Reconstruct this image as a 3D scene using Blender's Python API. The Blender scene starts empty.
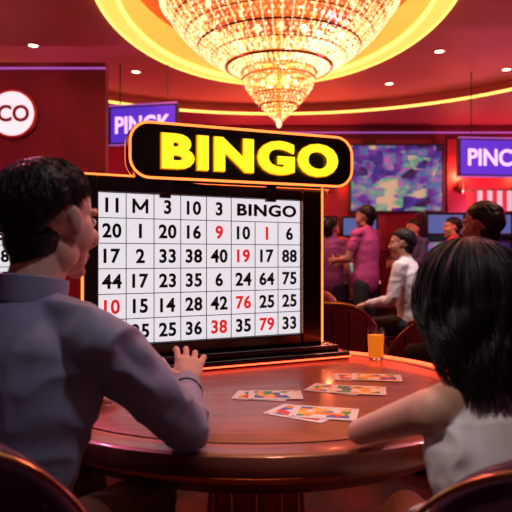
import bpy, bmesh, math, random
from mathutils import Vector, Matrix, noise
from mathutils.bvhtree import BVHTree
random.seed(7)
R=math.radians
scene=bpy.context.scene
try:
    scene.view_settings.view_transform='Standard'
except Exception: pass
V=Vector

# ---------------------------------------------------------------- materials
def mat(name,col,rough=.5,metal=0,em=None,es=0,var=0,vscale=8,bump=0,bscale=40,stretch=(1,1,1),col2=None,sss=0,coat=0,sheen=0,spec=None):
    m=bpy.data.materials.new(name); m.use_nodes=True
    nt=m.node_tree; b=nt.nodes['Principled BSDF']
    b.inputs['Base Color'].default_value=(*col,1); b.inputs['Roughness'].default_value=rough
    b.inputs['Metallic'].default_value=metal
    if spec is not None: b.inputs['Specular IOR Level'].default_value=spec
    if em: b.inputs['Emission Color'].default_value=(*em,1); b.inputs['Emission Strength'].default_value=es
    if sss:
        b.inputs['Subsurface Weight'].default_value=sss; b.inputs['Subsurface Scale'].default_value=.01
    if coat: b.inputs['Coat Weight'].default_value=coat; b.inputs['Coat Roughness'].default_value=.08
    if sheen: b.inputs['Sheen Weight'].default_value=sheen
    tc=nt.nodes.new('ShaderNodeTexCoord'); mp=nt.nodes.new('ShaderNodeMapping')
    mp.inputs['Scale'].default_value=stretch; nt.links.new(tc.outputs['Object'],mp.inputs[0])
    if var or col2:
        n=nt.nodes.new('ShaderNodeTexNoise'); n.inputs['Scale'].default_value=vscale; n.inputs['Detail'].default_value=5
        nt.links.new(mp.outputs[0],n.inputs['Vector'])
        r=nt.nodes.new('ShaderNodeValToRGB')
        c2=col2 if col2 else tuple(c*(1-var) for c in col)
        r.color_ramp.elements[0].position=.35; r.color_ramp.elements[1].position=.65
        r.color_ramp.elements[0].color=(*c2,1); r.color_ramp.elements[1].color=(*col,1)
        nt.links.new(n.outputs['Fac'],r.inputs[0]); nt.links.new(r.outputs[0],b.inputs['Base Color'])
    if bump:
        n=nt.nodes.new('ShaderNodeTexNoise'); n.inputs['Scale'].default_value=bscale; n.inputs['Detail'].default_value=4
        nt.links.new(mp.outputs[0],n.inputs['Vector'])
        bp=nt.nodes.new('ShaderNodeBump'); bp.inputs['Strength'].default_value=bump; bp.inputs['Distance'].default_value=.01
        nt.links.new(n.outputs['Fac'],bp.inputs['Height']); nt.links.new(bp.outputs[0],b.inputs['Normal'])
    return m
def emis(name,col,s,sample=True):
    m=mat(name,tuple(min(1,c*.5) for c in col),.4,em=col,es=s)
    if not sample:
        try: m.cycles.emission_sampling='NONE'
        except Exception: pass
    return m

M_wall=mat('wall_maroon',(.19,.010,.026),.6,var=.4,vscale=2)
M_panel=mat('wall_panel_red',(.34,.018,.035),.45,var=.3,vscale=3)
M_ceil_out=mat('ceiling_plum',(.27,.028,.062),.6,var=.15,vscale=1)
M_ceil_mid=mat('ceiling_rose',(.72,.19,.16),.6,var=.1,vscale=1)
M_ceil_top=mat('ceiling_amber',(.70,.24,.11),.6)
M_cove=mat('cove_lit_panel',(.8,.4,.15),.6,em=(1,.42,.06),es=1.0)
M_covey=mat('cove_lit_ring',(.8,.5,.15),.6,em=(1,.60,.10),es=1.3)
M_carpet=mat('carpet',(.13,.012,.025),.9,col2=(.03,.01,.03),vscale=5,bump=.3,bscale=200)
M_strip_y=emis('led_warm',(1,.60,.12),2.4)
M_strip_o=emis('led_orange',(1,.16,.03),3.2)
M_strip_r=emis('led_red',(1,.06,.02),6)
M_strip_p=emis('led_lilac',(.55,.15,.75),.6)
M_black=mat('black_gloss',(.012,.010,.012),.22,coat=.4)
M_blackm=mat('black_matte',(.02,.014,.018),.5)
M_gold=mat('brass',(.85,.5,.18),.25,1)
M_white=emis('led_panel_white',(.93,.90,.97),.82)
M_ink=mat('ink_black',(.01,.01,.015),.7)
M_inkr=mat('ink_red',(.7,.02,.02),.6,em=(1,.03,.03),es=.6)
M_grid=mat('grid_grey',(.09,.085,.10),.6)
M_yel=emis('sign_yellow',(1,.80,.02),1.35)
M_yels=mat('sign_yellow_side',(.8,.25,.0),.4,em=(1,.35,0),es=.5)
M_wood=mat('table_wood',(.36,.080,.050),.36,col2=(.22,.044,.030),vscale=3,stretch=(2,14,2),bump=.06,bscale=60,coat=.15)
M_wood_d=mat('table_wood_dark',(.18,.040,.022),.35,col2=(.09,.018,.011),vscale=4,stretch=(2,10,2),coat=.3)
M_skin=mat('skin',(.72,.41,.29),.5,sss=.12,var=.08,vscale=20,bump=.05,bscale=300)
M_skin2=mat('skin_tan',(.58,.31,.22),.5,sss=.1,var=.1,vscale=20)
M_lip=mat('lips',(.45,.12,.11),.45)
M_hair=mat('hair_black',(.010,.006,.007),.42,bump=.2,bscale=90,spec=.32)
M_eyew=mat('eye_white',(.8,.78,.76),.3)
M_eyed=mat('eye_dark',(.02,.01,.01),.2)
M_shirt=mat('shirt_slate',(.25,.26,.37),.75,bump=.12,bscale=500,var=.12,vscale=10,sheen=.15)
M_pants=mat('trousers_dark',(.02,.02,.03),.8)
M_shoe=mat('shoe_leather',(.015,.01,.01),.35)
M_dress=mat('dress_white',(.90,.86,.88),.7,bump=.1,bscale=400,var=.06,vscale=10)
M_mag=mat('shirt_magenta',(.62,.10,.32),.75,bump=.1,bscale=300)
M_wht=mat('shirt_white',(.95,.92,.95),.75,bump=.1,bscale=300)
M_drk=mat('jacket_dark',(.09,.04,.08),.7,bump=.1,bscale=300)
M_prp=mat('shirt_purple',(.30,.08,.38),.75)
M_redc=mat('shirt_red',(.6,.07,.08),.75)
M_blu_s=mat('shirt_navy',(.06,.07,.20),.75)
M_chair=mat('chair_leather',(.05,.012,.03),.38,bump=.15,bscale=120,coat=.15)
M_chairr=mat('chair_velvet_red',(.22,.012,.025),.6,bump=.1,bscale=120)
M_metal=mat('metal_dark',(.1,.07,.07),.3,1)
M_card=mat('card_white',(.85,.80,.78),.45)

# ---------------------------------------------------------------- mesh builder
class MB:
    def __init__(s): s.v=[];s.f=[];s.m=[]
    def add(s,vs,fs,mi=0,M=None):
        o=len(s.v)
        for p in vs:
            p=V(p); s.v.append(M@p if M is not None else p)
        for f in fs: s.f.append([i+o for i in f]); s.m.append(mi)
    def box(s,lo,hi,mi=0,M=None):
        x0,y0,z0=lo;x1,y1,z1=hi
        s.add([(x0,y0,z0),(x1,y0,z0),(x1,y1,z0),(x0,y1,z0),(x0,y0,z1),(x1,y0,z1),(x1,y1,z1),(x0,y1,z1)],
              [(0,3,2,1),(4,5,6,7),(0,1,5,4),(1,2,6,5),(2,3,7,6),(3,0,4,7)],mi,M)
    def loft(s,rings,mi=0,cap=True,M=None,closed=False):
        n=len(rings[0]);vs=[p for r in rings for p in r];fs=[]
        k=len(rings)
        for i in range(k if closed else k-1):
            a=i*n;b=((i+1)%k)*n
            for j in range(n):
                j2=(j+1)%n
                fs.append((a+j,a+j2,b+j2,b+j))
        if cap and not closed:
            fs.append(tuple(range(n))[::-1]); fs.append(tuple((k-1)*n+j for j in range(n)))
        s.add(vs,fs,mi,M)
    def lathe(s,prof,seg=32,mi=0,M=None,sx=1,sy=1,c=(0,0,0),cap=True):
        rings=[[(c[0]+r*sx*math.cos(2*math.pi*j/seg),c[1]+r*sy*math.sin(2*math.pi*j/seg),c[2]+z) for j in range(seg)] for r,z in prof]
        s.loft(rings,mi,cap,M)
    def tube(s,pts,r,mi=0,seg=8,closed=False,M=None):
        pts=[V(p) for p in pts];n=len(pts);rings=[];prev=None
        for i,p in enumerate(pts):
            if closed: t=pts[(i+1)%n]-pts[i-1]
            else: t=pts[min(i+1,n-1)]-pts[max(i-1,0)]
            t.normalize()
            if prev is None:
                u=t.cross(V((0,0,1)))
                if u.length<.1: u=t.cross(V((1,0,0)))
            else: u=prev-t*prev.dot(t)
            u.normalize();prev=u;w=t.cross(u)
            rr=r[i] if isinstance(r,(list,tuple)) else r
            rings.append([p+u*rr*math.cos(2*math.pi*j/seg)+w*rr*math.sin(2*math.pi*j/seg) for j in range(seg)])
        s.loft(rings,mi,True,M,closed)
    def etube(s,pts,side,mi=0,seg=16,M=None):
        """pts: (center, ra along side, rb); hemispherical ends"""
        P=[V(p[0]) for p in pts];n=len(P);side=V(side);rings=[]
        def fr(i):
            t=(P[min(i+1,n-1)]-P[max(i-1,0)]).normalized()
            u=side-t*side.dot(t)
            if u.length<1e-3: u=t.orthogonal()
            u.normalize(); return t,u,t.cross(u)
        def ring(c,u,w,a,b): return [c+u*a*math.cos(2*math.pi*j/seg)+w*b*math.sin(2*math.pi*j/seg) for j in range(seg)]
        t,u,w=fr(0);a,b=pts[0][1],pts[0][2];h=min(a,b)
        for k in (.98,.85,.5): rings.append(ring(P[0]-t*h*k,u,w,a*math.sqrt(1-k*k),b*math.sqrt(1-k*k)))
        for i in range(n):
            t,u,w=fr(i);rings.append(ring(P[i],u,w,pts[i][1],pts[i][2]))
        a,b=pts[-1][1],pts[-1][2];h=min(a,b)
        for k in (.5,.85,.98): rings.append(ring(P[-1]+t*h*k,u,w,a*math.sqrt(1-k*k),b*math.sqrt(1-k*k)))
        s.loft(rings,mi,True,M)
    def ell(s,c,r,mi=0,M=None,rot=None,seg=20,rg=12):
        c=V(c);rings=[]
        for i in range(rg+1):
            th=math.pi*(i+.001)/(rg+.002)
            ring=[]
            for j in range(seg):
                p=V((r[0]*math.sin(th)*math.cos(2*math.pi*j/seg),r[1]*math.sin(th)*math.sin(2*math.pi*j/seg),r[2]*-math.cos(th)))
                if rot: p=rot@p
                ring.append(c+p)
            rings.append(ring)
        s.loft(rings,mi,True,M)
    def text(s,body,h,mi=0,M=None,w=None,bold=.02,ext=.02,center=(0,0),space=1.0):
        cu=bpy.data.curves.new('t','FONT');cu.body=body;cu.size=1;cu.offset=bold;cu.extrude=ext/h*.7;cu.resolution_u=4
        cu.space_character=space
        o=bpy.data.objects.new('t',cu);scene.collection.objects.link(o)
        me=bpy.data.meshes.new_from_object(o.evaluated_get(bpy.context.evaluated_depsgraph_get()))
        xs=[v.co.x for v in me.vertices];ys=[v.co.y for v in me.vertices]
        x0,x1,y0,y1=min(xs),max(xs),min(ys),max(ys)
        sy=h/(y1-y0); sx=w/(x1-x0) if w else sy*.95
        vs=[((v.co.x-(x0+x1)/2)*sx+center[0],-v.co.z*sy,(v.co.y-(y0+y1)/2)*sy+center[1]) for v in me.vertices]
        s.add(vs,[tuple(p.vertices) for p in me.polygons],mi,M)
        bpy.data.objects.remove(o);bpy.data.curves.remove(cu);bpy.data.meshes.remove(me)
    def obj(s,name,mats,parent=None,smooth=True,bevel=0,ang=38,M=None,subs=0):
        me=bpy.data.meshes.new(name);me.from_pydata([tuple(p) for p in s.v],[],s.f)
        for m in mats: me.materials.append(m)
        me.polygons.foreach_set('material_index',s.m)
        if smooth:
            me.polygons.foreach_set('use_smooth',[True]*len(s.f))
            try: me.set_sharp_from_angle(angle=R(ang))
            except Exception: pass
        me.update()
        o=bpy.data.objects.new(name,me);scene.collection.objects.link(o)
        if M is not None: o.matrix_world=M
        if parent: o.parent=parent
        if bevel:
            b=o.modifiers.new('b','BEVEL');b.width=bevel;b.segments=3;b.limit_method='ANGLE';b.angle_limit=R(40)
        return o
def empty(name,loc=(0,0,0),rz=0):
    e=bpy.data.objects.new(name,None);e.empty_display_size=.1;scene.collection.objects.link(e)
    e.location=loc;e.rotation_euler=(0,0,rz);return e

def remesh(mb,voxel,sm=3):
    me=bpy.data.meshes.new('tmp');me.from_pydata([tuple(p) for p in mb.v],[],mb.f)
    o=bpy.data.objects.new('tmp',me);scene.collection.objects.link(o)
    r=o.modifiers.new('r','REMESH');r.mode='VOXEL';r.voxel_size=voxel
    if sm:
        k=o.modifiers.new('s','SMOOTH');k.factor=.5;k.iterations=sm
    ev=o.evaluated_get(bpy.context.evaluated_depsgraph_get())
    out=bpy.data.meshes.new_from_object(ev)
    bvh=BVHTree.FromPolygons([tuple(p) for p in mb.v],mb.f)
    vs=[v.co.copy() for v in out.vertices];ns=[v.normal.copy() for v in out.vertices]
    fs=[tuple(p.vertices) for p in out.polygons];lab=[]
    for p in out.polygons:
        h=bvh.find_nearest(p.center);lab.append(mb.m[h[2]] if h[2] is not None else 0)
    bpy.data.objects.remove(o);bpy.data.meshes.remove(me);bpy.data.meshes.remove(out)
    return vs,ns,fs,lab

# ---------------------------------------------------------------- people
# labels 0 top,1 skin,2 pants,3 shoe,4 hair,5 lip,6 eyewhite,7 eyedark
def head_parts(mb,M):
    E=lambda c,r,l=1,rot=None: mb.ell(c,r,l,M,rot)
    E((0,-.012,.033),(.075,.096,.085)); E((0,.022,-.015),(.064,.070,.085))
    E((0,.036,-.070),(.050,.046,.038)); E((0,.070,-.098),(.022,.018,.015))
    for sx in(-1,1):
        E((sx*.038,.062,-.028),(.024,.026,.024)); E((sx*.011,.101,-.032),(.009,.010,.007))
        E((sx*.048,.0,-.062),(.018,.03,.035)); E((sx*.052,.03,-.02),(.018,.035,.04))
        rot=Matrix.Rotation(sx*-.30,3,'Z')@Matrix.Rotation(.2,3,'X')
        E((sx*.077,-.004,.002),(.006,.014,.026),1,rot); E((sx*.074,.002,-.020),(.007,.008,.010))
        mb.etube([(V((sx*.015,.086,.024)),.007,.006),(V((sx*.032,.085,.029)),.008,.006),(V((sx*.050,.070,.024)),.007,.006)],(0,0,1),1,8,M)
        mb.etube([(V((sx*.015,.094,.030)),.003,.002),(V((sx*.032,.092,.036)),.004,.002),(V((sx*.050,.076,.030)),.003,.002)],(0,0,1),4,8,M)
    mb.etube([(V((0,.085,.02)),.008,.008),(V((0,.098,-.012)),.009,.009),(V((0,.105,-.030)),.010,.008)],(1,0,0),1,10,M)
    mb.etube([(V((-.022,.083,-.064)),.004,.004),(V((0,.094,-.060)),.006,.006),(V((.022,.083,-.064)),.004,.004)],(0,0,1),5,8,M)
    mb.etube([(V((-.018,.082,-.071)),.004,.004),(V((0,.091,-.073)),.006,.006),(V((.018,.082,-.071)),.004,.004)],(0,0,1),5,8,M)

def hand_parts(mb,W,d,n,t,curl=.35,s=1,l=1):
    W=V(W);d=V(d).normalized();n=V(n);n=(n-d*n.dot(d)).normalized();t=V(t);t=(t-d*t.dot(d)-n*t.dot(n)).normalized()
    mb.etube([(W-d*.03*s,.026*s,.019*s),(W+d*.01*s,.027*s,.018*s),(W+d*.05*s,.039*s,.015*s),(W+d*.085*s,.040*s,.012*s)],t,l,16)
    for off,L,sp,cz in((.030,.072,.16,1),(.0100,.080,.04,.9),(-.0105,.074,-.06,1.05),(-.030,.058,-.2,1.2)):
        p=W+d*.080*s+t*off*s;a=curl*.5*cz;pts=[(p,.0095*s,.0095*s)]
        for k,fr in enumerate((.45,.30,.25)):
            dd=((d+t*sp).normalized()*math.cos(a)+n*math.sin(a)).normalized()
            p=p+dd*L*fr*s+dd*(.010*s if k==0 else 0);a+=curl*cz
            r=(.0086,.0080,.0068)[k]*s;pts.append((p,r,r))
        mb.etube(pts,t,l,12)
    p=W+d*.025*s+t*.024*s
    d1=(d*.6+t*.75+n*.3).normalized();d2=(d*.85+t*.35+n*.3).normalized()
    mb.etube([(p,.014*s,.013*s),(p+d1*.035*s,.0115*s,.0115*s),(p+d1*.035*s+d2*.032*s,.010*s,.0095*s),(p+d1*.035*s+d2*.055*s,.008*s,.0075*s)],n,l,12)

def hairline(ph):
    cf=-math.cos(ph)
    if cf<0:
        k=min(1,(-cf)/.8);k=k*k*(3-2*k);return R(86+44*k)
    th=86-22*min(1,cf*1.25)
    th+=11*math.exp(-((cf-.14)/.07)**2)   # sideburn
    return R(th)
def short_hair(mb,M,seed,l=4,thick=1.0,res=(110,44)):
    c=V((0,-.014,.022));r=V((.082,.105,.100));N,K=res;rings=[]
    for i in range(K+1):
        ring=[]
        for j in range(N):
            ph=2*math.pi*j/N  # 0 = back
            thm=hairline(ph)
            th=thm*i/K
            dirv=V((math.sin(th)*math.sin(ph),-math.sin(th)*math.cos(ph),math.cos(th)))
            n1=noise.noise(dirv*7+V((seed,0,0)));n2=noise.noise(V((dirv.x*28,dirv.y*28,dirv.z*9+seed)))
            k=1+(.03*n1+.035*n2)*thick+.015*thick
            if th<R(60): k+=.03*thick
            f=i/K
            if f>.7: k-=.10*((f-.7)/.3)**2
            if i==K: k*=.92
            ring.append(c+V((dirv.x*r.x*k,dirv.y*r.y*k,dirv.z*r.z*k)))
        rings.append(ring)
    mb.loft(rings,l,True,M)

def person(name,J,top,pants=M_pants,skin=M_skin,head_yaw=0,head_pitch=0,head_roll=0,voxel=.008,hv=.004,sleeve='long',hair='short',
           w=1,hands=None,seed=0,hs=1.0,fold=.004,armk=1.0):
    root=empty(name,(J['pelvis'].x,J['pelvis'].y,0))
    side=(J['shR']-J['shL']).normalized();up=V((0,0,1))
    g=.007 if sleeve!='none' else 0
    mb=MB()
    pel,wa,ch,nb=J['pelvis'],J['waist'],J['chest'],J['neck']
    bare=(sleeve=='none')
    def T(pts,l,seg=24): mb.etube(pts,side,l,seg)
    if not bare:
        T([(pel-up*.03,.150*w,.115*w),(pel+up*.03,.160*w,.122*w),(wa,.150*w,.118*w),(ch,.178*w,.125*w),(ch.lerp(nb,.45),.170*w,.112*w),(ch.lerp(nb,.78),.120*w,.085*w),(nb,.070*w,.062*w)],0)
    else:
        T([(pel-up*.03,.165*w,.125*w),(pel+up*.03,.165*w,.128*w),(wa,.132*w,.104*w),(ch-up*.02,.156*w,.114*w),(ch.lerp(nb,.22),.158*w,.108*w)],0)
        T([(ch-up*.06,.130*w,.095*w),(ch.lerp(nb,.45),.142*w,.088*w),(ch.lerp(nb,.75),.105*w,.068*w),(nb,.056*w,.052*w)],1)
    aw=w*armk
    for sfx in 'LR':
        sh,el,wr=J['sh'+sfx],J['el'+sfx],J['wr'+sfx]
        l=1 if bare else 0
        mb.etube([(nb.lerp(ch,.10),.040*w,.045*w),(nb.lerp(sh,.5)-up*.005,.046*aw,.05*aw),(sh-up*.004,.050*aw+g,.050*aw+g)],(0,1,0),l,18)
        um=sh.lerp(el,.5)
        f1=.050*aw+g;
        if sleeve=='long':
            mb.etube([(sh,f1+.003,f1+.003),(sh.lerp(el,.3),f1,f1),(sh.lerp(el,.7),.045*aw+g,.045*aw+g),(el,.039*aw+g,.039*aw+g)],(0,0,1),0,18)
            mb.etube([(el,.039*aw+g,.039*aw+g),(el.lerp(wr,.3),.040*aw+g,.040*aw+g),(el.lerp(wr,.7),.032*aw+g,.032*aw+g),(wr-(wr-el).normalized()*.005,.027*aw+g,.027*aw+g)],(0,0,1),0,18)
        else:
            a=.045*aw if bare else .048*aw
            mb.etube([(sh,a*1.08,a*1.08),(sh.lerp(el,.35),a*.98,a*.98),(sh.lerp(el,.75),a*.84,a*.84),(el,a*.78,a*.78)],(0,0,1),1,18)
            mb.etube([(el,a*.78,a*.78),(el.lerp(wr,.28),a*.80,a*.80),(el.lerp(wr,.7),a*.62,a*.62),(wr,a*.52,a*.5)],(0,0,1),1,18)
            if not bare: mb.etube([(sh,f1+.005,f1+.005),(um,f1+.004,f1+.004)],(0,0,1),0,18)
        hp,kn,an=J['hip'+sfx],J['kn'+sfx],J['an'+sfx]
        ft=J['foot'+sfx]
        mb.etube([(hp,.086*w,.086*w),(hp.lerp(kn,.4),.080*w,.080*w),(kn,.060*w,.060*w)],(1,0,0),2,18)
        mb.etube([(kn,.060*w,.060*w),(kn.lerp(an,.3),.058*w,.060*w),(kn.lerp(an,.75),.044*w,.046*w),(an,.042*w,.044*w)],(1,0,0),2,18)
        d=(ft-an);d.z=0;d.normalize()
        b=V((an.x,an.y,.032))
        mb.etube([(b-d*.035,.032,.030),(b+d*.05,.040,.030),(b+d*.13,.045,.026),(b+d*.18,.034,.02)],(d.y,-d.x,0),3,14)
    vs,ns,fs,lab=remesh(mb,voxel,4)
    sd=V((seed*3.1,0,0))
    vl=[1]*len(vs)
    for f,l in zip(fs,lab):
        for i in f: vl[i]=l
    if fold:
        joints=[J['elL'],J['elR'],J['shL'],J['shR'],J['waist']]
        for i,p in enumerate(vs):
            if vl[i] in(0,2):
                q=V((p.x*9,p.y*9,p.z*16))+sd
                q+=V((noise.noise(p*6),noise.noise(p*6+V((7,0,0))),0))*1.2
                a=1-abs(noise.noise(q))*2.2
                b=noise.noise(p*4+sd)
                near=max(math.exp(-((p-j).length/.11)**2) for j in joints)
                vs[i]=p+ns[i]*(fold*(.45+1.6*near)*(a-.6)+fold*1.2*b)
    out=MB();out.v=vs;out.f=[list(f) for f in fs];out.m=lab
    Hc=J['head'];HM=Matrix.Translation(Hc)@Matrix.Rotation(head_yaw,4,'Z')@Matrix.Rotation(head_pitch,4,'X')@Matrix.Rotation(head_roll,4,'Y')@Matrix.Scale(hs,4)
    hb=MB();head_parts(hb,HM)
    if hair=='short':
        hb.ell((0,-.046,-.040),(.060,.050,.050),4,HM); hb.ell((0,-.050,-.075),(.040,.034,.030),4,HM)
    fw=HM.to_3x3()@V((0,1,0))
    hb.etube([(nb-up*.03,.060*w,.058*w),(nb+up*.02,.052*w,.052*w),(Hc-fw*.018-up*.07,.052*w,.054*w),(Hc-fw*.015-up*.03,.05*w,.055*w)],side,1,18)
    if hands:
        for h in hands: hand_parts(hb,*h)
    vs,ns,fs,lab=remesh(hb,hv,2)
    out.add(vs,fs,0);out.m[-len(fs):]=lab
    for sx in(-1,1):
        out.ell((sx*.031,.077,.006),(.012,.012,.010),6,HM,None,12,8)
        out.ell((sx*.031,.087,.006),(.005,.003,.005),7,HM,None,10,6)
    if hair=='short': short_hair(out,HM,seed)
    inv=Matrix.Translation(-root.location)
    out.v=[inv@p for p in out.v]
    b=out.obj('body',[top,skin,pants,M_shoe,M_hair,M_lip,M_eyew,M_eyed],root,ang=180)
    return root,HM,inv

def standing(loc,yaw,H=1.65,arms='down'):
    s=H/1.7;J={}
    L=dict(pelvis=(0,0,.95),waist=(0,0,1.10),chest=(0,0,1.27),neck=(0,-.01,1.46),head=(0,.01,1.583),
     shL=(-.18,0,1.405),shR=(.18,0,1.405),elL=(-.23,-.01,1.13),elR=(.23,-.01,1.13),wrL=(-.22,.10,.90),wrR=(.22,.10,.90),
     hipL=(-.085,0,.90),hipR=(.085,0,.90),knL=(-.10,.02,.50),knR=(.10,.02,.50),anL=(-.11,0,.09),anR=(.11,0,.09),footL=(-.13,.2,.03),footR=(.13,.2,.03))
    if arms=='forward':
        L.update(elL=(-.22,.08,1.16),elR=(.22,.08,1.16),wrL=(-.12,.30,1.14),wrR=(.12,.30,1.14))
    Mx=Matrix.Translation(loc)@Matrix.Rotation(yaw,4,'Z')
    for k,v in L.items():
        v=V(v)*s
        if k.startswith('an') : v.z=.09
        J[k]=Mx@v
    d=Mx.to_3x3()
    hands=[]
    for sf,sg in (('L',-1),('R',1)):
        dr=(J['wr'+sf]-J['el'+sf]).normalized()
        hands.append((J['wr'+sf],dr,d@V((-sg,0,-.1)),d@V((0,1,.2)),.3))
    return J,hands
def sitting(loc,yaw,seat=.47,H=.86,lean=.06):
    J={};s=H/.86
    z=seat
    L=dict(pelvis=(0,0,z+.125),waist=(0,.01,z+.24*s),chest=(0,lean*.6,z+.42*s),neck=(0,lean,z+.61*s),head=(0,lean+.03,z+.743*s),
     shL=(-.18,lean,z+.555*s),shR=(.18,lean,z+.555*s),elL=(-.24,lean+.06,z+.30*s),elR=(.24,lean+.06,z+.30*s),wrL=(-.15,lean+.27,z+.27),wrR=(.15,lean+.27,z+.27),
     hipL=(-.09,.03,z+.10),hipR=(.09,.03,z+.10),knL=(-.12,.42,z+.07),knR=(.12,.42,z+.07),anL=(-.12,.40,.09),anR=(.12,.40,.09),footL=(-.12,.6,.03),footR=(.12,.6,.03))
    Mx=Matrix.Translation(loc)@Matrix.Rotation(yaw,4,'Z')
    for k,v in L.items(): J[k]=Mx@V(v)
    d=Mx.to_3x3();hands=[]
    for sf,sg in (('L',-1),('R',1)):
        dr=(J['wr'+sf]-J['el'+sf]).normalized()
        hands.append((J['wr'+sf],dr,d@V((-sg*.3,0,-1)),d@V((-sg,.2,0)),.3))
    return J,hands

# --- foreground man
Jm=dict(pelvis=V((-.50,1.08,.60)),waist=V((-.485,1.11,.75)),chest=V((-.465,1.155,.90)),neck=V((-.445,1.185,1.070)),head=V((-.422,1.235,1.230)),
 shR=V((-.295,1.105,1.005)),shL=V((-.615,1.265,1.010)),elR=V((-.145,1.275,.795)),wrR=V((-.178,1.52,.828)),elL=V((-.70,1.38,.812)),wrL=V((-.50,1.585,.802)),
 hipR=V((-.40,1.12,.575)),hipL=V((-.56,1.17,.575)),knR=V((-.26,1.50,.555)),knL=V((-.46,1.60,.555)),anR=V((-.27,1.48,.09)),anL=V((-.47,1.57,.09)),footR=V((-.20,1.7,.03)),footL=V((-.4,1.75,.03)))
man,HM,inv=person('seated_man',Jm,M_shirt,head_yaw=R(-31),head_pitch=R(-3),voxel=.0055,hv=.003,seed=3,w=1.04,fold=.0075,hs=1.02,
  hands=[(Jm['wrR']+V((0,.005,0)),(.02,.72,.58),(-.25,.6,-.7),(-1,-.1,.1),.42,1.0),(Jm['wrL']+V((0,0,-.005)),(.5,.85,-.08),(0,-.08,-1),(.85,-.5,0),.15,.98)])
def tufts(root,HM,inv,n,ln,seed):
    rnd=random.Random(seed);cu=bpy.data.curves.new('hair_strands','CURVE');cu.dimensions='3D';cu.bevel_depth=.0010;cu.bevel_resolution=1
    c=V((0,-.014,.022));r=V((.083,.106,.102))
    for _ in range(n):
        ph=rnd.uniform(0,2*math.pi);thm=hairline(ph)*.90
        th=thm*math.sqrt(rnd.random());sp=cu.splines.new('POLY');sp.points.add(4)
        dph=rnd.uniform(-.25,.25)+.25;lift=rnd.uniform(.02,.085)
        for k in range(5):
            f=k/4;t2=min(th+ln*f/.1*.85,thm+.10);p2=ph+dph*f*.6
            kk=1.0+.02+lift*math.sin(f*2.2)*(1 if th<R(65) else .12)
            g=t2/thm
            if g>.75: kk-=.09*((g-.75)/.25)
            d=V((math.sin(t2)*math.sin(p2),-math.sin(t2)*math.cos(p2),math.cos(t2)))
            q=inv@(HM@(c+V((d.x*r.x*kk,d.y*r.y*kk,d.z*r.z*kk))))
            sp.points[k].co=(*q,1);sp.points[k].radius=1.1-f*.9
    cu.materials.append(M_hair)
    o=bpy.data.objects.new('hair_strands',cu);scene.collection.objects.link(o);o.parent=root
tufts(man,HM,inv,1200,.04,5)
mb=MB()
nb=Jm['neck']
ax=(Jm['shR']-Jm['shL']).normalized();ay=V((-ax.y,ax.x,0))
rings=[]
for rr,zz in((.064,-.012),(.068,-.014),(.069,.012),(.067,.034),(.062,.036),(.059,.012),(.060,-.012)):
    rings.append([inv@(nb+ax*rr*1.02*math.cos(a)+ay*(rr*math.sin(a)+zz*.25)+V((0,0,zz+.012+.010*-math.sin(a)))) for a in [2*math.pi*j/36 for j in range(36)]])
mb.loft(rings,0,False,None,True)
mb.obj('shirt_collar',[M_shirt],man)
mb=MB()
for W,E in((Jm['wrR'],Jm['elR']),(Jm['wrL'],Jm['elL'])):
    d=(W-E).normalized();u=d.cross(V((0,0,1))).normalized();w_=d.cross(u)
    rings=[[inv@(W+d*o_+u*r_*math.cos(2*math.pi*j/24)+w_*r_*math.sin(2*math.pi*j/24)) for j in range(24)] for r_,o_ in((.040,-.045),(.0415,-.043),(.0400,.010),(.036,.011),(.034,.0))]
    mb.loft(rings,0,False)
mb.obj('shirt_cuffs',[M_shirt],man)

# --- foreground woman
Jw=dict(pelvis=V((.475,1.03,.565)),waist=V((.462,1.055,.69)),chest=V((.440,1.085,.800)),neck=V((.425,1.105,.935)),head=V((.400,1.150,1.066)),
 shL=V((.308,1.055,.890)),shR=V((.555,1.165,.890)),elL=V((.222,1.285,.783)),wrL=V((.40,1.455,.780)),elR=V((.67,1.33,.785)),wrR=V((.50,1.50,.780)),
 hipL=V((.40,1.06,.54)),hipR=V((.56,1.10,.54)),knL=V((.36,1.44,.54)),knR=V((.50,1.50,.54)),anL=V((.36,1.42,.09)),anR=V((.5,1.46,.09)),footL=V((.33,1.6,.03)),footR=V((.47,1.65,.03)))
woman,HW,invw=person('seated_woman',Jw,M_dress,pants=M_dress,head_yaw=R(14),voxel=.005,hv=.003,sleeve='none',hair='none',seed=9,w=.92,fold=.005,hs=.95,armk=.85,
  hands=[(Jw['wrL'],(.75,.65,-.05),(0,0,-1),(.4,-1,0),.2,.86),(Jw['wrR'],(-.7,.7,-.05),(0,0,-1),(-.5,-1,0),.2,.86)])
def HS(ph,t,rj=0,L=.168,sd=0):
    c=V((0,-.012,.020));rx,ry,rz=.090+rj,.110+rj,.104+rj
    t0=.42
    if t<=t0:
        th=R(92)*t/t0
        return c+V((rx*math.sin(th)*math.sin(ph),-ry*math.sin(th)*math.cos(ph),rz*math.cos(th)))
    s=(t-t0)/(1-t0)
    x0=rx*math.sin(ph);y0=-ry*math.cos(ph)
    bulge=1+.09*math.sin(min(1,s*1.2)*math.pi)
    x=x0*bulge*(1-.22*s*s);sw=s*s*(3-2*s)
    yt=-.135-rj+.055*(x0/.094)**2
    y=y0*(1-sw)+yt*sw
    Lp=L*(1+.14*noise.noise(V((ph*5,sd,0))))*(1-.08*abs(math.sin(ph)))
    wv=.012*math.sin(s*8+ph*4)*s
    return c+V((x+wv,y+.006*math.sin(s*9+ph*6),-.004-Lp*s))
mb=MB();N,K=300,80;vs=[];fs=[]
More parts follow.
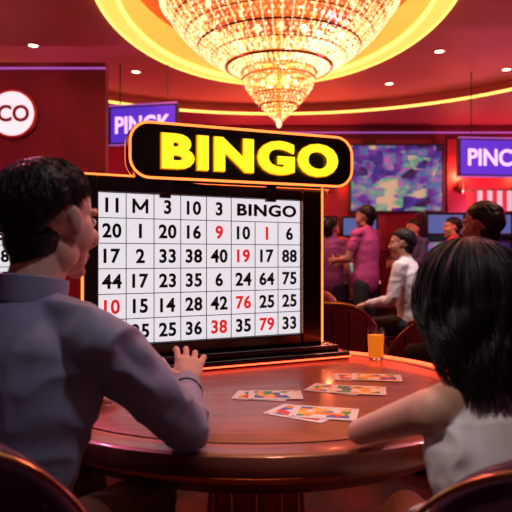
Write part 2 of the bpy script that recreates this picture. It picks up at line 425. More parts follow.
for i in range(K+1):
    for j in range(N+1):
        ph=R(-146)+R(292)*j/N;t=i/K
        n1=noise.noise(V((ph*7+t*2.2,t*2.4,0)));n2=noise.noise(V((ph*34+t*3,t*3,5)))
        e=(.019*n1+.005*n2)*min(1,t*3.5)
        if t>.85:e-=.035*((t-.85)/.15)**2
        vs.append(invw@(HW@HS(ph,t,e)))
for i in range(K):
    for j in range(N): a=i*(N+1)+j;fs.append((a,a+1,a+N+2,a+N+1))
mb.add(vs,fs,0)
mb.obj('long_hair',[M_hair],woman,ang=180)
cu=bpy.data.curves.new('hair_strands','CURVE');cu.dimensions='3D';cu.bevel_depth=.0010;cu.bevel_resolution=1
rnd=random.Random(4)
for _ in range(1300):
    ph=R(rnd.uniform(-144,144));rj=rnd.uniform(-.001,.012);sp=cu.splines.new('POLY');sp.points.add(21);q0=rnd.uniform(0,9);dl=rnd.uniform(.135,.215)
    cl=round(ph*7)/7
    for k in range(22):
        t=.04+.96*k/21
        pp=ph*(1-.8*t*t)+cl*.8*t*t
        n1=noise.noise(V((pp*7+t*2.2,t*2.4,0)))
        p=HS(pp+.13*math.sin(t*6+cl*3)*t+.04*math.sin(t*8+q0)*t,t,rj*(1-.4*t)+.019*n1*min(1,t*3.5)+.002*math.sin(t*9+q0),dl)
        sp.points[k].co=(*(invw@(HW@p)),1);sp.points[k].radius=1.2 if k<15 else (22-k)/6
cu.materials.append(M_hair);o=bpy.data.objects.new('hair_strands',cu);scene.collection.objects.link(o);o.parent=woman

# --- chairs
def chair(name,loc,yaw,mleather,top=.88,seat=.47,hw=.225,ds=.24):
    e=empty(name,loc,yaw)
    mb=MB()
    NA=32
    am=R(62);rad=hw/math.sin(am)
    def pt(a,f,off):
        q=abs(a/am);drop=ds*q**3.2
        z0=seat-.03;z1=top-drop;z=z0+(z1-z0)*f
        rr=rad+off+.03*f
        return V((rr*math.sin(a),-rr*math.cos(a)+rad*.42-.06,z))
    rings=[]
    for i in range(NA+1):
        a=-am+2*am*i/NA
        prof=[];th=.026*(1-.35*abs(a/am)**4)
        for f,o_ in((0,-1),(.25,-1.15),(.6,-1.1),(.85,-1),(.95,-.85),(1.0,-.4),(1.01,.0),(1.0,.4),(.95,.85),(.85,1),(.5,1.0),(0,1)):
            prof.append(pt(a,f,o_*th))
        rings.append(prof)
    mb.loft(rings,0,True)
    mb.tube([pt(-am+2*am*i/40,.985,.028) for i in range(41)],.005,1,8)
    for k in range(-2,3):
        mb.tube([pt(k*am/3,.08+.8*j/10,-.031) for j in range(11)],.0035,2,6)
        mb.tube([pt(k*am/3,.08+.8*j/10,.027) for j in range(11)],.0035,2,6)
    prof=[(.001,seat-.085),(.18,seat-.085),(.215,seat-.07),(.225,seat-.035),(.215,seat-.008),(.17,seat),(.08,seat-.003),(.001,seat-.004)]
    mb.lathe(prof,36,0,None,1,1,(0,.0,0))
    for sx in(-1,1):
        for sy in(-1,1):
            mb.tube([(sx*.14,sy*.13,seat-.08),(sx*.165,sy*.16,.2),(sx*.19,sy*.19,0.0)],[.018,.014,.010],1,10)
    mb.tube([(.165*math.cos(a)*1.28,.165*math.sin(a)*1.28,.2) for a in[2*math.pi*j/32 for j in range(32)]],.006,1,8,True)
    mb.obj('upholstery_and_frame',[mleather,M_gold,M_blackm],e,ang=50)
    return e
chair('casino_chair',(-.505,1.07,0),R(-4),M_chair,.915,.47,.235)
chair('casino_chair',(.525,1.00,0),R(2),M_chair,.905,.44,.235,.12)

# --- background people
bg=[
 ('standing_man',standing(V((1.10,6.0,0)),R(50),1.66,'forward'),M_mag,'short',R(55),M_skin2,'short'),
 ('seated_gambler',sitting(V((1.27,4.85,0)),R(62),.50,.88),M_wht,'long',R(70),M_skin,'short'),
 ('seated_gambler',sitting(V((1.19,2.95,0)),R(35),.56,.87),M_drk,'short',R(38),M_skin2,'short'),
 ('standing_man',standing(V((.82,6.6,0)),R(-40),1.56,'down'),M_prp,'short',R(-50),M_skin2,'short'),
 ('standing_man',standing(V((.95,7.6,0)),R(160),1.62,'forward'),M_redc,'short',R(150),M_skin,'short'),
 ('standing_man',standing(V((1.95,7.4,0)),R(120),1.60,'forward'),M_blu_s,'long',R(110),M_skin2,'short'),
 ('standing_man',standing(V((2.30,7.0,0)),R(70),1.60,'down'),M_redc,'long',R(80),M_skin,'short'),
]
for i,(nm,(J,H),top,sl,hy,sk,hr) in enumerate(bg):
    person(nm,J,top,skin=sk,head_yaw=hy,voxel=.010,hv=.0048,sleeve=sl,hair=hr,seed=20+i,fold=.006,hands=H)
chair('casino_chair',(1.27,4.85,0),R(62),M_chairr,.80,.50,.235)
chair('casino_chair',(1.19,2.95,0),R(35),M_chairr,.88,.56,.235)
chair('casino_chair',(.62,4.1,0),R(-30),M_chairr,.86,.45,.235)
chair('casino_chair',(.98,3.75,0),R(25),M_chairr,.80,.45,.235)
chair('casino_chair',(.45,5.2,0),R(170),M_chairr,.86,.45,.235)

# ---------------------------------------------------------------- bingo table
tab=empty('bingo_table',(0.0,1.95,0))
mb=MB();rx,ry=.75,.72
def el(k,z,seg=96,dx=0): return [((rx*k+dx)*math.cos(2*math.pi*j/seg),(ry*k+dx)*math.sin(2*math.pi*j/seg),z) for j in range(seg)]
mb.loft([el(1,z,96,d) for d,z in((-.03,.695),(-.004,.700),(0,.712),(0,.735),(-.004,.745),(-.014,.7495))],1,True)
mb.loft([el(1,z,96,d) for d,z in((-.014,.7495),(-.075,.7500),(-.078,.7485),(-.084,.7485),(-.087,.7500),(-.30,.7500))],0,True)
mb.loft([el(1,z,96,d) for d,z in((-.07,.70),(-.08,.66),(-.13,.62),(-.25,.60))],1,True)
mb.lathe([(.22,.61),(.17,.56),(.145,.40),(.16,.18),(.26,.07),(.34,.04),(.36,.0)],48,1)
for k in range(12):
    a=2*math.pi*k/12
    mb.tube([(.165*math.cos(a),.165*math.sin(a),.55),(.150*math.cos(a),.150*math.sin(a),.40),(.165*math.cos(a),.165*math.sin(a),.18)],.006,3,6)
arc=[((rx-.035)*math.cos(a),(ry-.035)*math.sin(a),.7520) for a in[R(2)+R(176)*i/80 for i in range(81)]]
mb.tube(arc,.0085,2,6)
mb.tube(el(1,.692,96,-.035),.0035,4,6,True)
mb.tube([(.245*math.cos(2*math.pi*i/40),.245*math.sin(2*math.pi*i/40),.585) for i in range(40)],.012,4,6,True)
mb.obj('table_top_and_pedestal',[M_wood,M_wood_d,M_strip_r,M_gold,M_strip_o],tab,ang=30)

# ---------------------------------------------------------------- bingo board
rowsd=[["11","M","3","10","3","","",""],["20","1","20","16","9r","10","1r","6"],["17","2","33","38","40","19r","17","88"],
["44","17","23","35","6","24","64","75"],["10r","15","14","28","42","76r","25","25"],["74","25","25","36","38r","35","79r","33"]]
def board(name,loc,rz,legs=False):
    e=empty(name,loc,rz)
    mb=MB()
    mb.box((-.455,.012,.05),(.50,.11,.695),0)
    for lo,hi in(((-.455,-.018,.05),(-.4075,.012,.695)),((.4075,-.018,.05),(.50,.012,.695)),((-.4075,-.018,.635),(.4075,.012,.695)),((-.4075,-.018,.05),(.4075,.012,.095))):
        mb.box(lo,hi,0)
    mb.box((-.47,-.13,0.0),(.565,.15,.030),0);mb.box((-.462,-.085,.030),(.54,.135,.052),0)
    if legs:
        mb.box((-.40,-.10,-.75),(.44,.13,0),0);mb.box((-.44,-.14,-.75),(.50,.16,-.70),1)
    mb.obj('cabinet',[M_black,M_gold],e,bevel=.006)
    s=MB();s.box((-.4075,.0,.095),(.4075,.011,.635),0);s.obj('led_panel',[M_white],e,smooth=False)
    g=MB();cw=.815/8;chh=.54/6;x0=-.4075;z1=.635
    for i in range(7):
        g.box((x0,-.0015,z1-i*chh-.0014),(x0+.815,.001,z1-i*chh+.0014),0)
    for j in range(9):
        g.box((x0+j*cw-.0013,-.0015,.095),(x0+j*cw+.0013,.001,z1-(chh if 5<j<8 else 0)),0)
    for r,row in enumerate(rowsd):
        for c,tx in enumerate(row):
            if not tx: continue
            red=tx.endswith('r');tx=tx.rstrip('r')
            cx,cz=x0+(c+.5)*cw,z1-(r+.5)*chh
            if tx=='M':   # heavy M drawn as strokes
                hh,ww,q=.026,.024,.0052
                for a,b in(((-ww,-hh),(-ww,hh)),((ww,-hh),(ww,hh)),((-ww,hh-q),(0,-hh*.5)),((ww,hh-q),(0,-hh*.5))):
                    dx,dz=b[0]-a[0],b[1]-a[1];ll=math.hypot(dx,dz);nx,nz=-dz/ll*q,dx/ll*q
                    g.add([(cx+a[0]+nx,-.0037,cz+a[1]+nz),(cx+b[0]+nx,-.0037,cz+b[1]+nz),(cx+b[0]-nx,-.0037,cz+b[1]-nz),(cx+a[0]-nx,-.0037,cz+a[1]-nz)],[(0,1,2,3)],1)
                continue
            g.text(tx,.052,2 if red else 1,Matrix.Translation((0,-.003,0)),bold=.03,ext=.001,center=(cx,cz),space=1.08)
    g.text("BINGO",.048,1,Matrix.Translation((0,-.003,0)),w=.262,bold=.035,ext=.001,center=(x0+6.52*cw,z1-.5*chh),space=1.1)
    g.obj('numbers_and_grid',[M_grid,M_ink,M_inkr],e,smooth=False)
    l=MB()
    l.tube([(.505,-.012,.055),(.505,-.012,.69)],.0045,0,8)
    l.tube([(-.460,-.012,.055),(-.460,-.012,.69)],.0045,0,8)
    l.tube([(-.455,-.022,.694),(.50,-.022,.694)],.0035,0,8)
    l.tube([(-.47,-.132,.010),(.565,-.132,.010)],.003,2,8)
    l.tube([(-.4085,-.020,.095),(-.4085,-.020,.636)],.002,1,6);l.tube([(.409,-.020,.095),(.409,-.020,.636)],.002,1,6)
    l.obj('led_trim',[M_strip_o,M_gold,M_strip_r],e)
    return e
board('bingo_board',(-.188,2.275,.75),R(25.4))
board('bingo_board',(-1.40,2.42,.75),R(6),True)

sg=empty('bingo_sign',(-.040,2.27,1.532),R(21.5))
mb=MB()
def stad(hw,hh,y,r,n=10):
    pts=[]
    for cx,cz,a0 in((hw-r,hh-r,0),(-hw+r,hh-r,90),(-hw+r,-hh+r,180),(hw-r,-hh+r,270)):
        for i in range(n+1):
            a=R(a0+90*i/n);pts.append((cx+r*math.cos(a),y,cz+r*math.sin(a)))
    return pts
mb.loft([stad(.442,.098,.035,.07),stad(.446,.103,.025,.072),stad(.446,.103,-.030,.072),stad(.438,.095,-.036,.068),stad(.427,.083,-.036,.06),stad(.425,.081,-.028,.058)],0,True)
mb.tube(stad(.440,.097,-.038,.07),.0045,1,8,True)
mb.tube(stad(.440,.098,.040,.07),.005,1,8,True)
mb.text("BINGO",.126,2,Matrix.Translation((0,-.040,0)),w=.70,bold=.045,ext=.010,center=(.022,.0),space=1.12)
mb.text("BINGO",.133,3,Matrix.Translation((0,-.033,0)),w=.71,bold=.055,ext=.005,center=(.022,.0),space=1.12)
for sx in(-.3,.12): mb.box((sx-.02,.03,-.16),(sx+.02,.05,.0),4)
mb.obj('sign_body_and_letters',[M_black,M_strip_o,M_yel,M_yels,M_metal],sg,ang=30)

# ---------------------------------------------------------------- drink
gl=empty('juice_glass',(.475,2.375,.7505))
Mg=mat('glass',(1,1,1),.02);Mg.node_tree.nodes['Principled BSDF'].inputs['Transmission Weight'].default_value=1
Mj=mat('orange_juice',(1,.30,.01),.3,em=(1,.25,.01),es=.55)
mb=MB();mb.lathe([(.026,0),(.029,.004),(.036,.125),(.0345,.125),(.0275,.010),(.001,.009)],32,0)
mb.obj('tumbler',[Mg],gl)
mb=MB();mb.lathe([(.001,.0095),(.0268,.0105),(.0328,.098),(.001,.099)],32,0);mb.obj('juice',[Mj],gl)

# ---------------------------------------------------------------- cards
def cardprint(seed):
    m=mat('card_print',(.8,.7,.6),.5);nt=m.node_tree;b=nt.nodes['Principled BSDF']
    tc=nt.nodes.new('ShaderNodeTexCoord');mp=nt.nodes.new('ShaderNodeMapping');mp.inputs['Location'].default_value=(seed,seed*2,0)
    v=nt.nodes.new('ShaderNodeTexVoronoi');v.inputs['Scale'].default_value=42
    r=nt.nodes.new('ShaderNodeValToRGB');r.color_ramp.interpolation='CONSTANT'
    cs=[(.8,.03,.02),(.95,.55,.10),(.85,.30,.02),(.06,.12,.5),(.9,.85,.8),(.05,.35,.12)]
    while len(r.color_ramp.elements)<6: r.color_ramp.elements.new(.5)
    for i,c in enumerate(cs): r.color_ramp.elements[i].position=.1+i*.14;r.color_ramp.elements[i].color=(*c,1)
    nt.links.new(tc.outputs['Object'],mp.inputs[0]);nt.links.new(mp.outputs[0],v.inputs['Vector']);nt.links.new(v.outputs['Color'],r.inputs[0]);nt.links.new(r.outputs[0],b.inputs['Base Color'])
    return m
prints=[cardprint(s) for s in(1,4,9)]
M_suit=mat('suit_red',(.7,.02,.02),.5)
def cards(loc,rz,lst,k,sc=1.0):
    e=empty('playing_cards',(loc[0],loc[1],.7506),rz)
    for i,(x,y,a) in enumerate(lst):
        mb=MB();w,h=.052*sc,.075*sc
        M_=Matrix.Translation((x,y,.0016*i))@Matrix.Rotation(a,4,'Z')
        def rr(w,h,z,r=.008): return [(cx+r*math.cos(R(a0+15*j)),cy+r*math.sin(R(a0+15*j)),z) for cx,cy,a0 in((w-r,h-r,0),(-w+r,h-r,90),(-w+r,-h+r,180),(w-r,-h+r,270)) for j in range(7)]
        mb.loft([rr(w,h,0),rr(w,h,.0012)],0,True,M_)
        mb.loft([rr(w*.78,h*.78,.0012,.004),rr(w*.78,h*.78,.0014,.004)],1,True,M_)
        for sx,sy in((-.88,.86),(.88,-.86)):
            mb.loft([[(sx*w+.004*cx,sy*h+.006*cy,z) for cx,cy in((1,0),(0,1),(-1,0),(0,-1))] for z in(.0012,.0014)],2,True,M_)
        mb.obj('card_%d'%(i+1),[M_card,prints[(k+i)%3],M_suit],e,smooth=False)
cards((.025,1.755),R(80),[(.0,.01,0),(.012,-.03,.18)],0,1.05)
cards((.150,1.555),R(62),[(-.006,.03,-.08),(.018,-.022,.25)],1,1.15)
cards((.275,1.83),R(66),[(.0,.035,0),(.012,-.035,.22)],2,1.1)
cards((.375,2.02),R(80),[(.0,.03,0.1),(.0,-.03,.0)],1,1.1)

# ---------------------------------------------------------------- room
def single(name,mb,mats,**k): return mb.obj(name,mats,**k)
X0,X1,Y0,Y1=-5.5,5.5,-2.0,10.5;ZO,ZM,ZT=3.45,3.62,4.0
mb=MB();mb.box((X0,Y0,-.1),(X1,Y1,0),0);single('floor',mb,[M_carpet],smooth=False)
mb=MB();mb.box((X0,Y1,0),(X1,Y1+.15,4.2),0)
for i in range(9):
    x=X0+.3+i*1.22;mb.box((x,Y1-.03,.25),(x+.95,Y1,1.05),1);mb.box((x,Y1-.03,1.25),(x+.95,Y1,3.2),1)
single('wall_back',mb,[M_wall,M_panel],smooth=False)
mb=MB();mb.box((X0-.15,Y0,0),(X0,Y1+.15,4.2),0);single('wall_left',mb,[M_wall],smooth=False)
mb=MB();mb.box((X1,Y0,0),(X1+.15,Y1+.15,4.2),0);single('wall_right',mb,[M_wall],smooth=False)
mb=MB();mb.box((-5.5,7.1,0),(-1.78,7.25,3.45),0);mb.box((-5.5,7.06,0),(-1.78,7.10,.18),1)
for i in range(3):
    x=-5.2+i*1.16;mb.box((x,7.08,.4),(x+.9,7.10,2.2),1)
single('wall_partition',mb,[M_wall,M_panel],smooth=False)
mb=MB();mb.box((-5.5,7.07,3.37),(-1.78,7.10,3.385),0);mb.box((X0,Y1-.06,3.30),(X1,Y1-.04,3.32),0);single('trim_1',mb,[M_strip_p],smooth=False)
mb=MB();mb.box((X0,Y1-.05,0),(X1,Y1-.031,.15),0);single('baseboard_back',mb,[M_wood_d],smooth=False)

def epts(c,rx,ry,z,n=128): return [(c[0]+rx*math.cos(2*math.pi*j/n),c[1]+ry*math.sin(2*math.pi*j/n),z) for j in range(n)]
CO=(.3,6.2);RO=(4.0,3.5);CI=(.19,5.9);RI=(1.50,2.35);RW=.20
def rectpts(c,z,n=128):
    out=[]
    for j in range(n):
        a=2*math.pi*j/n;dx,dy=RO[0]*math.cos(a),RO[1]*math.sin(a);k=1e9
        if dx>1e-6:k=min(k,(X1-c[0])/dx)
        if dx<-1e-6:k=min(k,(X0-c[0])/dx)
        if dy>1e-6:k=min(k,(Y1-c[1])/dy)
        if dy<-1e-6:k=min(k,(Y0-c[1])/dy)
        out.append((c[0]+dx*k,c[1]+dy*k,z))
    return out
mb=MB()
mb.loft([rectpts(CO,ZO),epts(CO,*RO,ZO)],0,False)
mb.box((X0,Y0,4.15),(X1,Y1,4.2),0)
mb.loft([epts(CO,*RO,ZO),epts(CO,*RO,ZO+.03),epts(CO,RO[0]+.12,RO[1]+.12,ZO+.04),epts(CO,RO[0]+.12,RO[1]+.12,ZM),epts(CO,RO[0]-.5,RO[1]-.3,ZM)],1,False)
mb.loft([epts(CO,RO[0]-.5,RO[1]-.3,ZM),epts(CI,RI[0]+RW+.01,RI[1]+RW+.01,ZM),epts(CI,RI[0]+RW,RI[1]+RW,ZM-.05)],1,False)
mb.loft([epts(CI,RI[0]+RW,RI[1]+RW,ZM-.05),epts(CI,*RI,ZM-.05),epts(CI,*RI,ZM)],4,False)
mb.loft([epts(CI,*RI,ZM),epts(CI,RI[0]+.05,RI[1]+.05,ZM+.03),epts(CI,RI[0],RI[1],ZT-.06)],3,False)
mb.loft([epts(CI,RI[0],RI[1],ZT-.06),epts(CI,RI[0]-.15,RI[1]-.15,ZT),epts(CI,.2,.3,ZT)],2,True)
single('ceiling',mb,[M_ceil_out,M_ceil_mid,M_ceil_top,M_cove,M_covey],ang=30)
mb=MB();mb.tube(epts(CO,RO[0]+.01,RO[1]+.01,ZO+.012),.020,0,8,True);mb.tube(epts(CI,RI[0]+RW,RI[1]+RW,ZM-.045),.016,0,8,True);mb.tube(epts(CI,RI[0],RI[1],ZM-.045),.020,0,8,True)
single('trim_2',mb,[M_strip_y],ang=60)

M_dl=emis('downlight_glow',(1,.75,.5),6,False)
def downlight(x,y,z,col=None,power=0,angle=70,target=None,size=.06):
    e=empty('real_or_added_downlight',(x,y,z))
    mb=MB();mb.lathe([(.075,0),(.078,-.008),(.062,-.012),(.055,-.004),(.001,-.004)],24,0);mb.lathe([(.052,-.006),(.001,-.0065)],24,1)
    mb.obj('fixture',[M_gold,M_dl],e)
    if power:  # powered ones are added spots that light people, table and walls
        ld=bpy.data.lights.new('spot','SPOT');ld.energy=power;ld.color=col;ld.spot_size=R(angle);ld.spot_blend=.6;ld.shadow_soft_size=size
        lo=bpy.data.objects.new('added_spot_lamp',ld);scene.collection.objects.link(lo);lo.parent=e;lo.location=(0,0,-.03)
        d=V(target)-V((x,y,z));lo.rotation_euler=d.to_track_quat('-Z','Y').to_euler()
for x,y in((2.2,7.2),(2.75,6.2),(3.3,7.9),(1.9,8.55),(-1.6,8.0),(-2.6,7.0),(-3,5.4)):
    downlight(x,y,ZM)
downlight(-1.9,3.9,ZM,(1,.18,.38),200,40,(-.45,1.3,1.05))  # added rim light on the man; spots from here down are all added
downlight(2.2,3.9,ZM,(1,.25,.30),240,45,(.5,1.2,.9))  # added pink rim light on the woman
downlight(0.2,2.4,ZO,(1,.38,.22),120,52,(.15,1.9,.75))  # added warm red light on the table
downlight(.75,.9,ZO,(.84,.80,1),80,34,(-.36,1.22,.92),.10)  # added key light on the man's shirt
downlight(-.7,.3,ZO,(1,.84,.78),125,30,(.47,1.12,.82),.10)  # added key light on the woman
downlight(2.3,4.3,ZM,(1,.90,.92),120,26,(1.25,4.85,1.0))  # added to brighten the background people, like the next three
downlight(.9,4.0,ZM,(1,.8,.8),150,40,(1.25,5.2,1.1))
downlight(.4,5.0,ZM,(1,.45,.5),230,60,(1.3,6.8,1.1))
downlight(2.1,2.0,ZO,(1,.5,.35),90,40,(1.17,2.95,1.2))
downlight(3.2,5.2,ZM,(1,.22,.22),230,70,(2.6,8.5,1.5))  # added red wash over the far end, like the next two
downlight(-.6,6.6,ZM,(1,.22,.16),180,80,(-.5,9.6,2.0))
downlight(-2.9,4.6,ZM,(1,.12,.16),130,75,(-3.0,7.1,1.9))
def point(name,loc,col,p,r=.2):
    ld=bpy.data.lights.new(name,'POINT');ld.energy=p;ld.color=col;ld.shadow_soft_size=r
    o=bpy.data.objects.new(name,ld);scene.collection.objects.link(o);o.location=loc;return o

# ---------------------------------------------------------------- chandelier
ch=empty('crystal_chandelier',(.22,5.75,0))
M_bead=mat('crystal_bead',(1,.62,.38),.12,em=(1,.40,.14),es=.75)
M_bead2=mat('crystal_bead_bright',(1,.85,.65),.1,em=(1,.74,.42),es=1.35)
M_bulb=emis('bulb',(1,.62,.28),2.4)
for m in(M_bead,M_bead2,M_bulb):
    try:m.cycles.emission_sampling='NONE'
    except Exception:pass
mb=MB()
octv=[(1,0,0),(-1,0,0),(0,1,0),(0,-1,0),(0,0,1),(0,0,-1)];octf=[(0,2,4),(2,1,4),(1,3,4),(3,0,4),(2,0,5),(1,2,5),(3,1,5),(0,3,5)]
def bead(p,r,mi): mb.add([(p[0]+a*r,p[1]+b*r,p[2]+c*r*1.25) for a,b,c in octv],octf,mi)
prof=[(1.10,3.62),(1.07,3.50),(1.00,3.38),(.90,3.26),(.78,3.15),(.64,3.05),(.50,2.97),(.37,2.92)]
cup=[(.34,2.93),(.345,2.86),(.32,2.78),(.26,2.69),(.18,2.60),(.10,2.52),(.04,2.46)]
def interp(pr,f):
    x=f*(len(pr)-1);i=min(int(x),len(pr)-2);k=x-i
    return pr[i][0]*(1-k)+pr[i+1][0]*k,pr[i][1]*(1-k)+pr[i+1][1]*k
def rows(pr,nr,space,br,sag):
    for i in range(nr+1):
        r,z=interp(pr,i/nr);n=max(6,int(2*math.pi*r/space))
        for j in range(n):
            a=2*math.pi*(j+.5*(i%2))/n
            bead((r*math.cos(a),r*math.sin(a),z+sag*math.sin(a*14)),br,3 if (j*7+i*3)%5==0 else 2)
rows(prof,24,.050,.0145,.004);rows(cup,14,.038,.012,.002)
for k in range(60):
    a=2*math.pi*k/60
    for q in range(46):
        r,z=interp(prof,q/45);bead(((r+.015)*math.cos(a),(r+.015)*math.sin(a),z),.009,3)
inner=[(.95,3.60),(.85,3.45),(.7,3.30),(.5,3.18),(.3,3.10)]
rows(inner,9,.075,.016,.003)
def hoop(r,z,t): mb.tube([(r*math.cos(2*math.pi*i/72),r*math.sin(2*math.pi*i/72),z) for i in range(72)],t,0,8,True)
for r,z,t in((1.12,3.64,.026),(1.06,3.48,.012),(.99,3.375,.018),(.89,3.25,.010),(.77,3.145,.016),(.64,3.05,.010),(.50,2.965,.018),(.35,2.93,.022),(.345,2.85,.010),(.26,2.69,.009),(.18,2.6,.010)):hoop(r,z,t)
for k in range(12):
    a=2*math.pi*k/12;mb.tube([(.05*math.cos(a),.05*math.sin(a),3.75),(.6*math.cos(a),.6*math.sin(a),3.72),(1.12*math.cos(a),1.12*math.sin(a),3.64)],.010,0,6)
    mb.tube([(.05*math.cos(a),.05*math.sin(a),2.98),(.35*math.cos(a),.35*math.sin(a),2.93)],.008,0,6)
    for rb,zb in((.75,3.42),(.42,3.2)):
        mb.ell((rb*math.cos(a),rb*math.sin(a),zb),(.028,.028,.04),1,None,None,10,8);mb.tube([(rb*math.cos(a),rb*math.sin(a),zb+.04),(rb*math.cos(a),rb*math.sin(a),3.72)],.006,0,6)
for k in range(6):
    a=2*math.pi*k/6;mb.ell((.16*math.cos(a),.16*math.sin(a),2.82),(.022,.022,.035),1,None,None,10,8)
mb.tube([(0,0,2.5),(0,0,3.99)],.022,0,12)
mb.lathe([(.16,4.0),(.15,3.96),(.05,3.92),(.03,3.88)],24,0)
mb.ell((0,0,2.43),(.028,.028,.045),3,None,None,12,8)
for k in range(110):
    a=2*math.pi*k/110
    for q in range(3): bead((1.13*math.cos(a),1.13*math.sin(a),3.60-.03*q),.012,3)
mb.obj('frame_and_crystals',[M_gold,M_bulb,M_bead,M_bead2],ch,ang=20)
for z,p,r in((3.45,32,.25),(2.72,9,.12)):
    o=point('chandelier_lamp',(0,0,z),(1,.48,.18),p,r);o.parent=ch
o=point('chandelier_lamp',(0,0,3.80),(1,.45,.16),42,.2);o.parent=ch

# ---------------------------------------------------------------- hanging signs, round sign, screen, slot machines
M_pur=emis('sign_purple',(.09,.03,.60),.95,False)
M_pink=emis('sign_pink',(1,.55,.9),1.3,False)
def hsign(loc,rz,w,h,tx,rod):
    e=empty('hanging_sign',loc,rz);mb=MB()
    mb.box((-w/2,-.04,-h/2),(w/2,.04,h/2),0);mb.box((-w/2+.03,-.045,-h/2+.03),(w/2-.03,-.039,h/2-.03),1)
    mb.text(tx,h*.44,2,Matrix.Translation((0,-.050,0)),w=w*.80,bold=.02,ext=.004)
    for zz in(-h/2,h/2): mb.tube([(-w/2,-.045,zz),(w/2,-.045,zz)],.010,3,6)
    for sx in(-w*.35,w*.35): mb.tube([(sx,0,h/2),(sx,0,h/2+rod)],.008,0,8)
    mb.obj('lightbox',[M_blackm,M_pur,M_pink,M_strip_p],e)
hsign((-1.42,7.6,2.82),R(-12),.92,.50,"PINGK",ZM-2.82-.25)
hsign((3.34,8.1,2.48),R(6),1.30,.52,"PINCKO",ZM-2.48-.26)
rs=empty('round_sign',(-2.86,7.03,2.83));mb=MB()
M_rs=emis('round_sign_white',(1,.86,.90),.95,False);M_rt=mat('round_sign_text',(.2,.01,.03),.5)
RX=Matrix.Rotation(R(-90),4,'X')
mb.lathe([(.001,.0),(.27,.0),(.285,.012),(.285,.05),(.001,.05)],48,0,RX)
mb.lathe([(.001,-.006),(.255,-.006),(.258,.0),(.001,.002)],48,1,RX)
mb.text("CO",.20,2,Matrix.Translation((.02,-.012,0)),bold=.03,ext=.003)
mb.obj('disc',[M_redc,M_rs,M_rt],rs,ang=30)
def screenmat(name='screen_picture',vs=5.0):
    m=bpy.data.materials.new(name);m.use_nodes=True;nt=m.node_tree;b=nt.nodes['Principled BSDF']
    tc=nt.nodes.new('ShaderNodeTexCoord');mp=nt.nodes.new('ShaderNodeMapping');mp.inputs['Scale'].default_value=(1,.05,1.3)
    nt.links.new(tc.outputs['Object'],mp.inputs[0])
    v=nt.nodes.new('ShaderNodeTexVoronoi');v.distance='CHEBYCHEV';v.inputs['Scale'].default_value=vs
    n=nt.nodes.new('ShaderNodeTexNoise');n.inputs['Scale'].default_value=2.2;n.inputs['Detail'].default_value=3
    mx=nt.nodes.new('ShaderNodeMath');mx.operation='MULTIPLY_ADD';mx.inputs[1].default_value=.38
    sp=nt.nodes.new('ShaderNodeSeparateColor')
    r=nt.nodes.new('ShaderNodeValToRGB');els=r.color_ramp.elements
    cs=[(.45,(.02,.01,.06)),(.55,(.03,.03,.30)),(.62,(.22,.03,.38)),(.68,(.02,.25,.42)),(.73,(.65,.10,.50)),(.79,(.04,.45,.30)),(.9,(.95,.55,.35))]
    while len(els)<7: els.new(.5)
    for i,(p,c) in enumerate(cs): els[i].position=p;els[i].color=(*c,1)
    nt.links.new(mp.outputs[0],v.inputs['Vector']);nt.links.new(mp.outputs[0],n.inputs['Vector'])
    nt.links.new(v.outputs['Color'],sp.inputs[0]);nt.links.new(sp.outputs[0],mx.inputs[0]);nt.links.new(n.outputs['Fac'],mx.inputs[2])
    nt.links.new(mx.outputs[0],r.inputs[0]);nt.links.new(r.outputs[0],b.inputs['Emission Color'])
    b.inputs['Emission Strength'].default_value=.65;b.inputs['Base Color'].default_value=(.01,.01,.01,1)
    m.cycles.emission_sampling='NONE';return m
M_scr=screenmat()
tv=empty('wall_screen',(2.42,10.36,2.50));mb=MB();mb.box((-.82,-.03,-.60),(.82,.10,.60),0);mb.box((-.78,-.036,-.56),(.78,-.028,.56),1)
mb.obj('display',[M_blackm,M_scr],tv,bevel=.01)
M_str=emis('topper_white',(1,.65,.72),.75,False);M_strr=emis('topper_red',(.9,.03,.06),.8,False)
M_blu=emis('slot_screen_blue',(.10,.20,.55),.5,False)
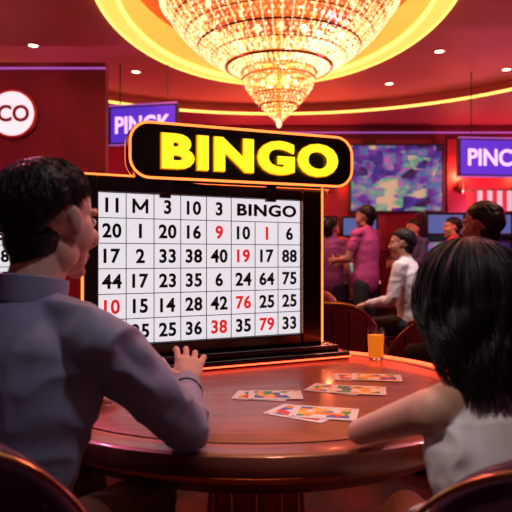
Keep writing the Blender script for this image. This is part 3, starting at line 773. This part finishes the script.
def slot(x,y,rz,striped=True):
    e=empty('slot_machine',(x,y,0),rz);mb=MB()
    side=[(-.30,0),(-.30,.62),(-.36,.72),(-.34,.78),(-.16,.82),(-.10,1.40),(-.16,1.46),(-.14,1.80),(.22,1.80),(.25,0)]
    mb.loft([[(-.30,p[0],p[1]) for p in side],[(.30,p[0],p[1]) for p in side]],0,True)
    mb.box((-.26,-.155,.86),(.26,-.125,1.36),1)
    mb.box((-.26,-.165,1.49),(.26,-.150,1.76),6)
    for k in range(5): mb.lathe([(.022,0),(.022,.02),(.001,.022)],12,2,Matrix.Translation((-.2+.1*k,-.26,.79)))
    if striped:
        for k in range(8): mb.box((-.30+.075*k,-.13,1.82),(-.30+.075*(k+1)-.004,.12,2.12),3 if k%2 else 4)
        mb.box((-.31,-.14,1.80),(.31,.14,1.825),5);mb.box((-.31,-.14,2.115),(.31,.14,2.14),5)
    mb.obj('slot_cabinet',[M_black,M_scr,M_strip_o,M_str,M_strr,M_gold,M_blu],e,bevel=.008)
for i,x in enumerate((2.75,3.45,4.10,4.75)): slot(x,8.9,R(5),i>0)
for i,x in enumerate((.35,1.0,1.65)): slot(x,9.7,0,False)
for i,x in enumerate((-1.2,-.5)): slot(x,9.6,0,False)
M_sc=emis('sconce_glow',(1,.4,.1),3,False)
for x in(1.25,3.55,-.2,4.6):
    e=empty('wall_sconce',(x,Y1-.035,2.35));mb=MB();mb.lathe([(.03,-.12),(.06,-.06),(.085,.10),(.07,.10),(.05,-.05),(.001,-.08)],20,0,Matrix.Translation((0,-.10,0)));mb.ell((0,-.10,.02),(.045,.045,.07),1,None,None,12,8);mb.box((-.03,-.10,-.10),(.03,0,-.04),0)
    mb.obj('sconce',[M_gold,M_sc],e)
    o=point('sconce_lamp',(0,-.16,.22),(1,.22,.08),30,.06);o.parent=e
for x,y,c,p in((-4.6,5.0,(.85,.08,.30),65),(4.9,5.5,(.7,.08,.50),80),(-3.2,9.3,(.9,.1,.35),55),(4.0,9.8,(.9,.12,.35),60),(.2,9.9,(1,.14,.16),60)):  # added floor lamps that tint the ceiling and walls
    e=empty('added_uplighter',(x,y,0));mb=MB();mb.lathe([(.14,0),(.14,.02),(.02,.04),(.015,1.60),(.03,1.66),(.13,1.80),(.12,1.80),(.02,1.67),(.001,1.66)],24,0);mb.obj('stand',[M_metal],e)
    o=point('added_uplight_lamp',(0,0,1.86),c,p,.08);o.parent=e

# ---------------------------------------------------------------- world & camera
w=bpy.data.worlds.new('world');scene.world=w;w.use_nodes=True
w.node_tree.nodes['Background'].inputs[0].default_value=(.62,.25,.32,1);w.node_tree.nodes['Background'].inputs[1].default_value=.10
cd=bpy.data.cameras.new('camera');cam=bpy.data.objects.new('camera',cd);scene.collection.objects.link(cam)
cam.location=(0,0,1.16);cam.rotation_euler=(R(90),0,0);cd.sensor_width=36;cd.lens=600/512*36;cd.clip_start=.05
cd.dof.use_dof=True;cd.dof.focus_distance=1.95;cd.dof.aperture_fstop=4.5
scene.camera=cam
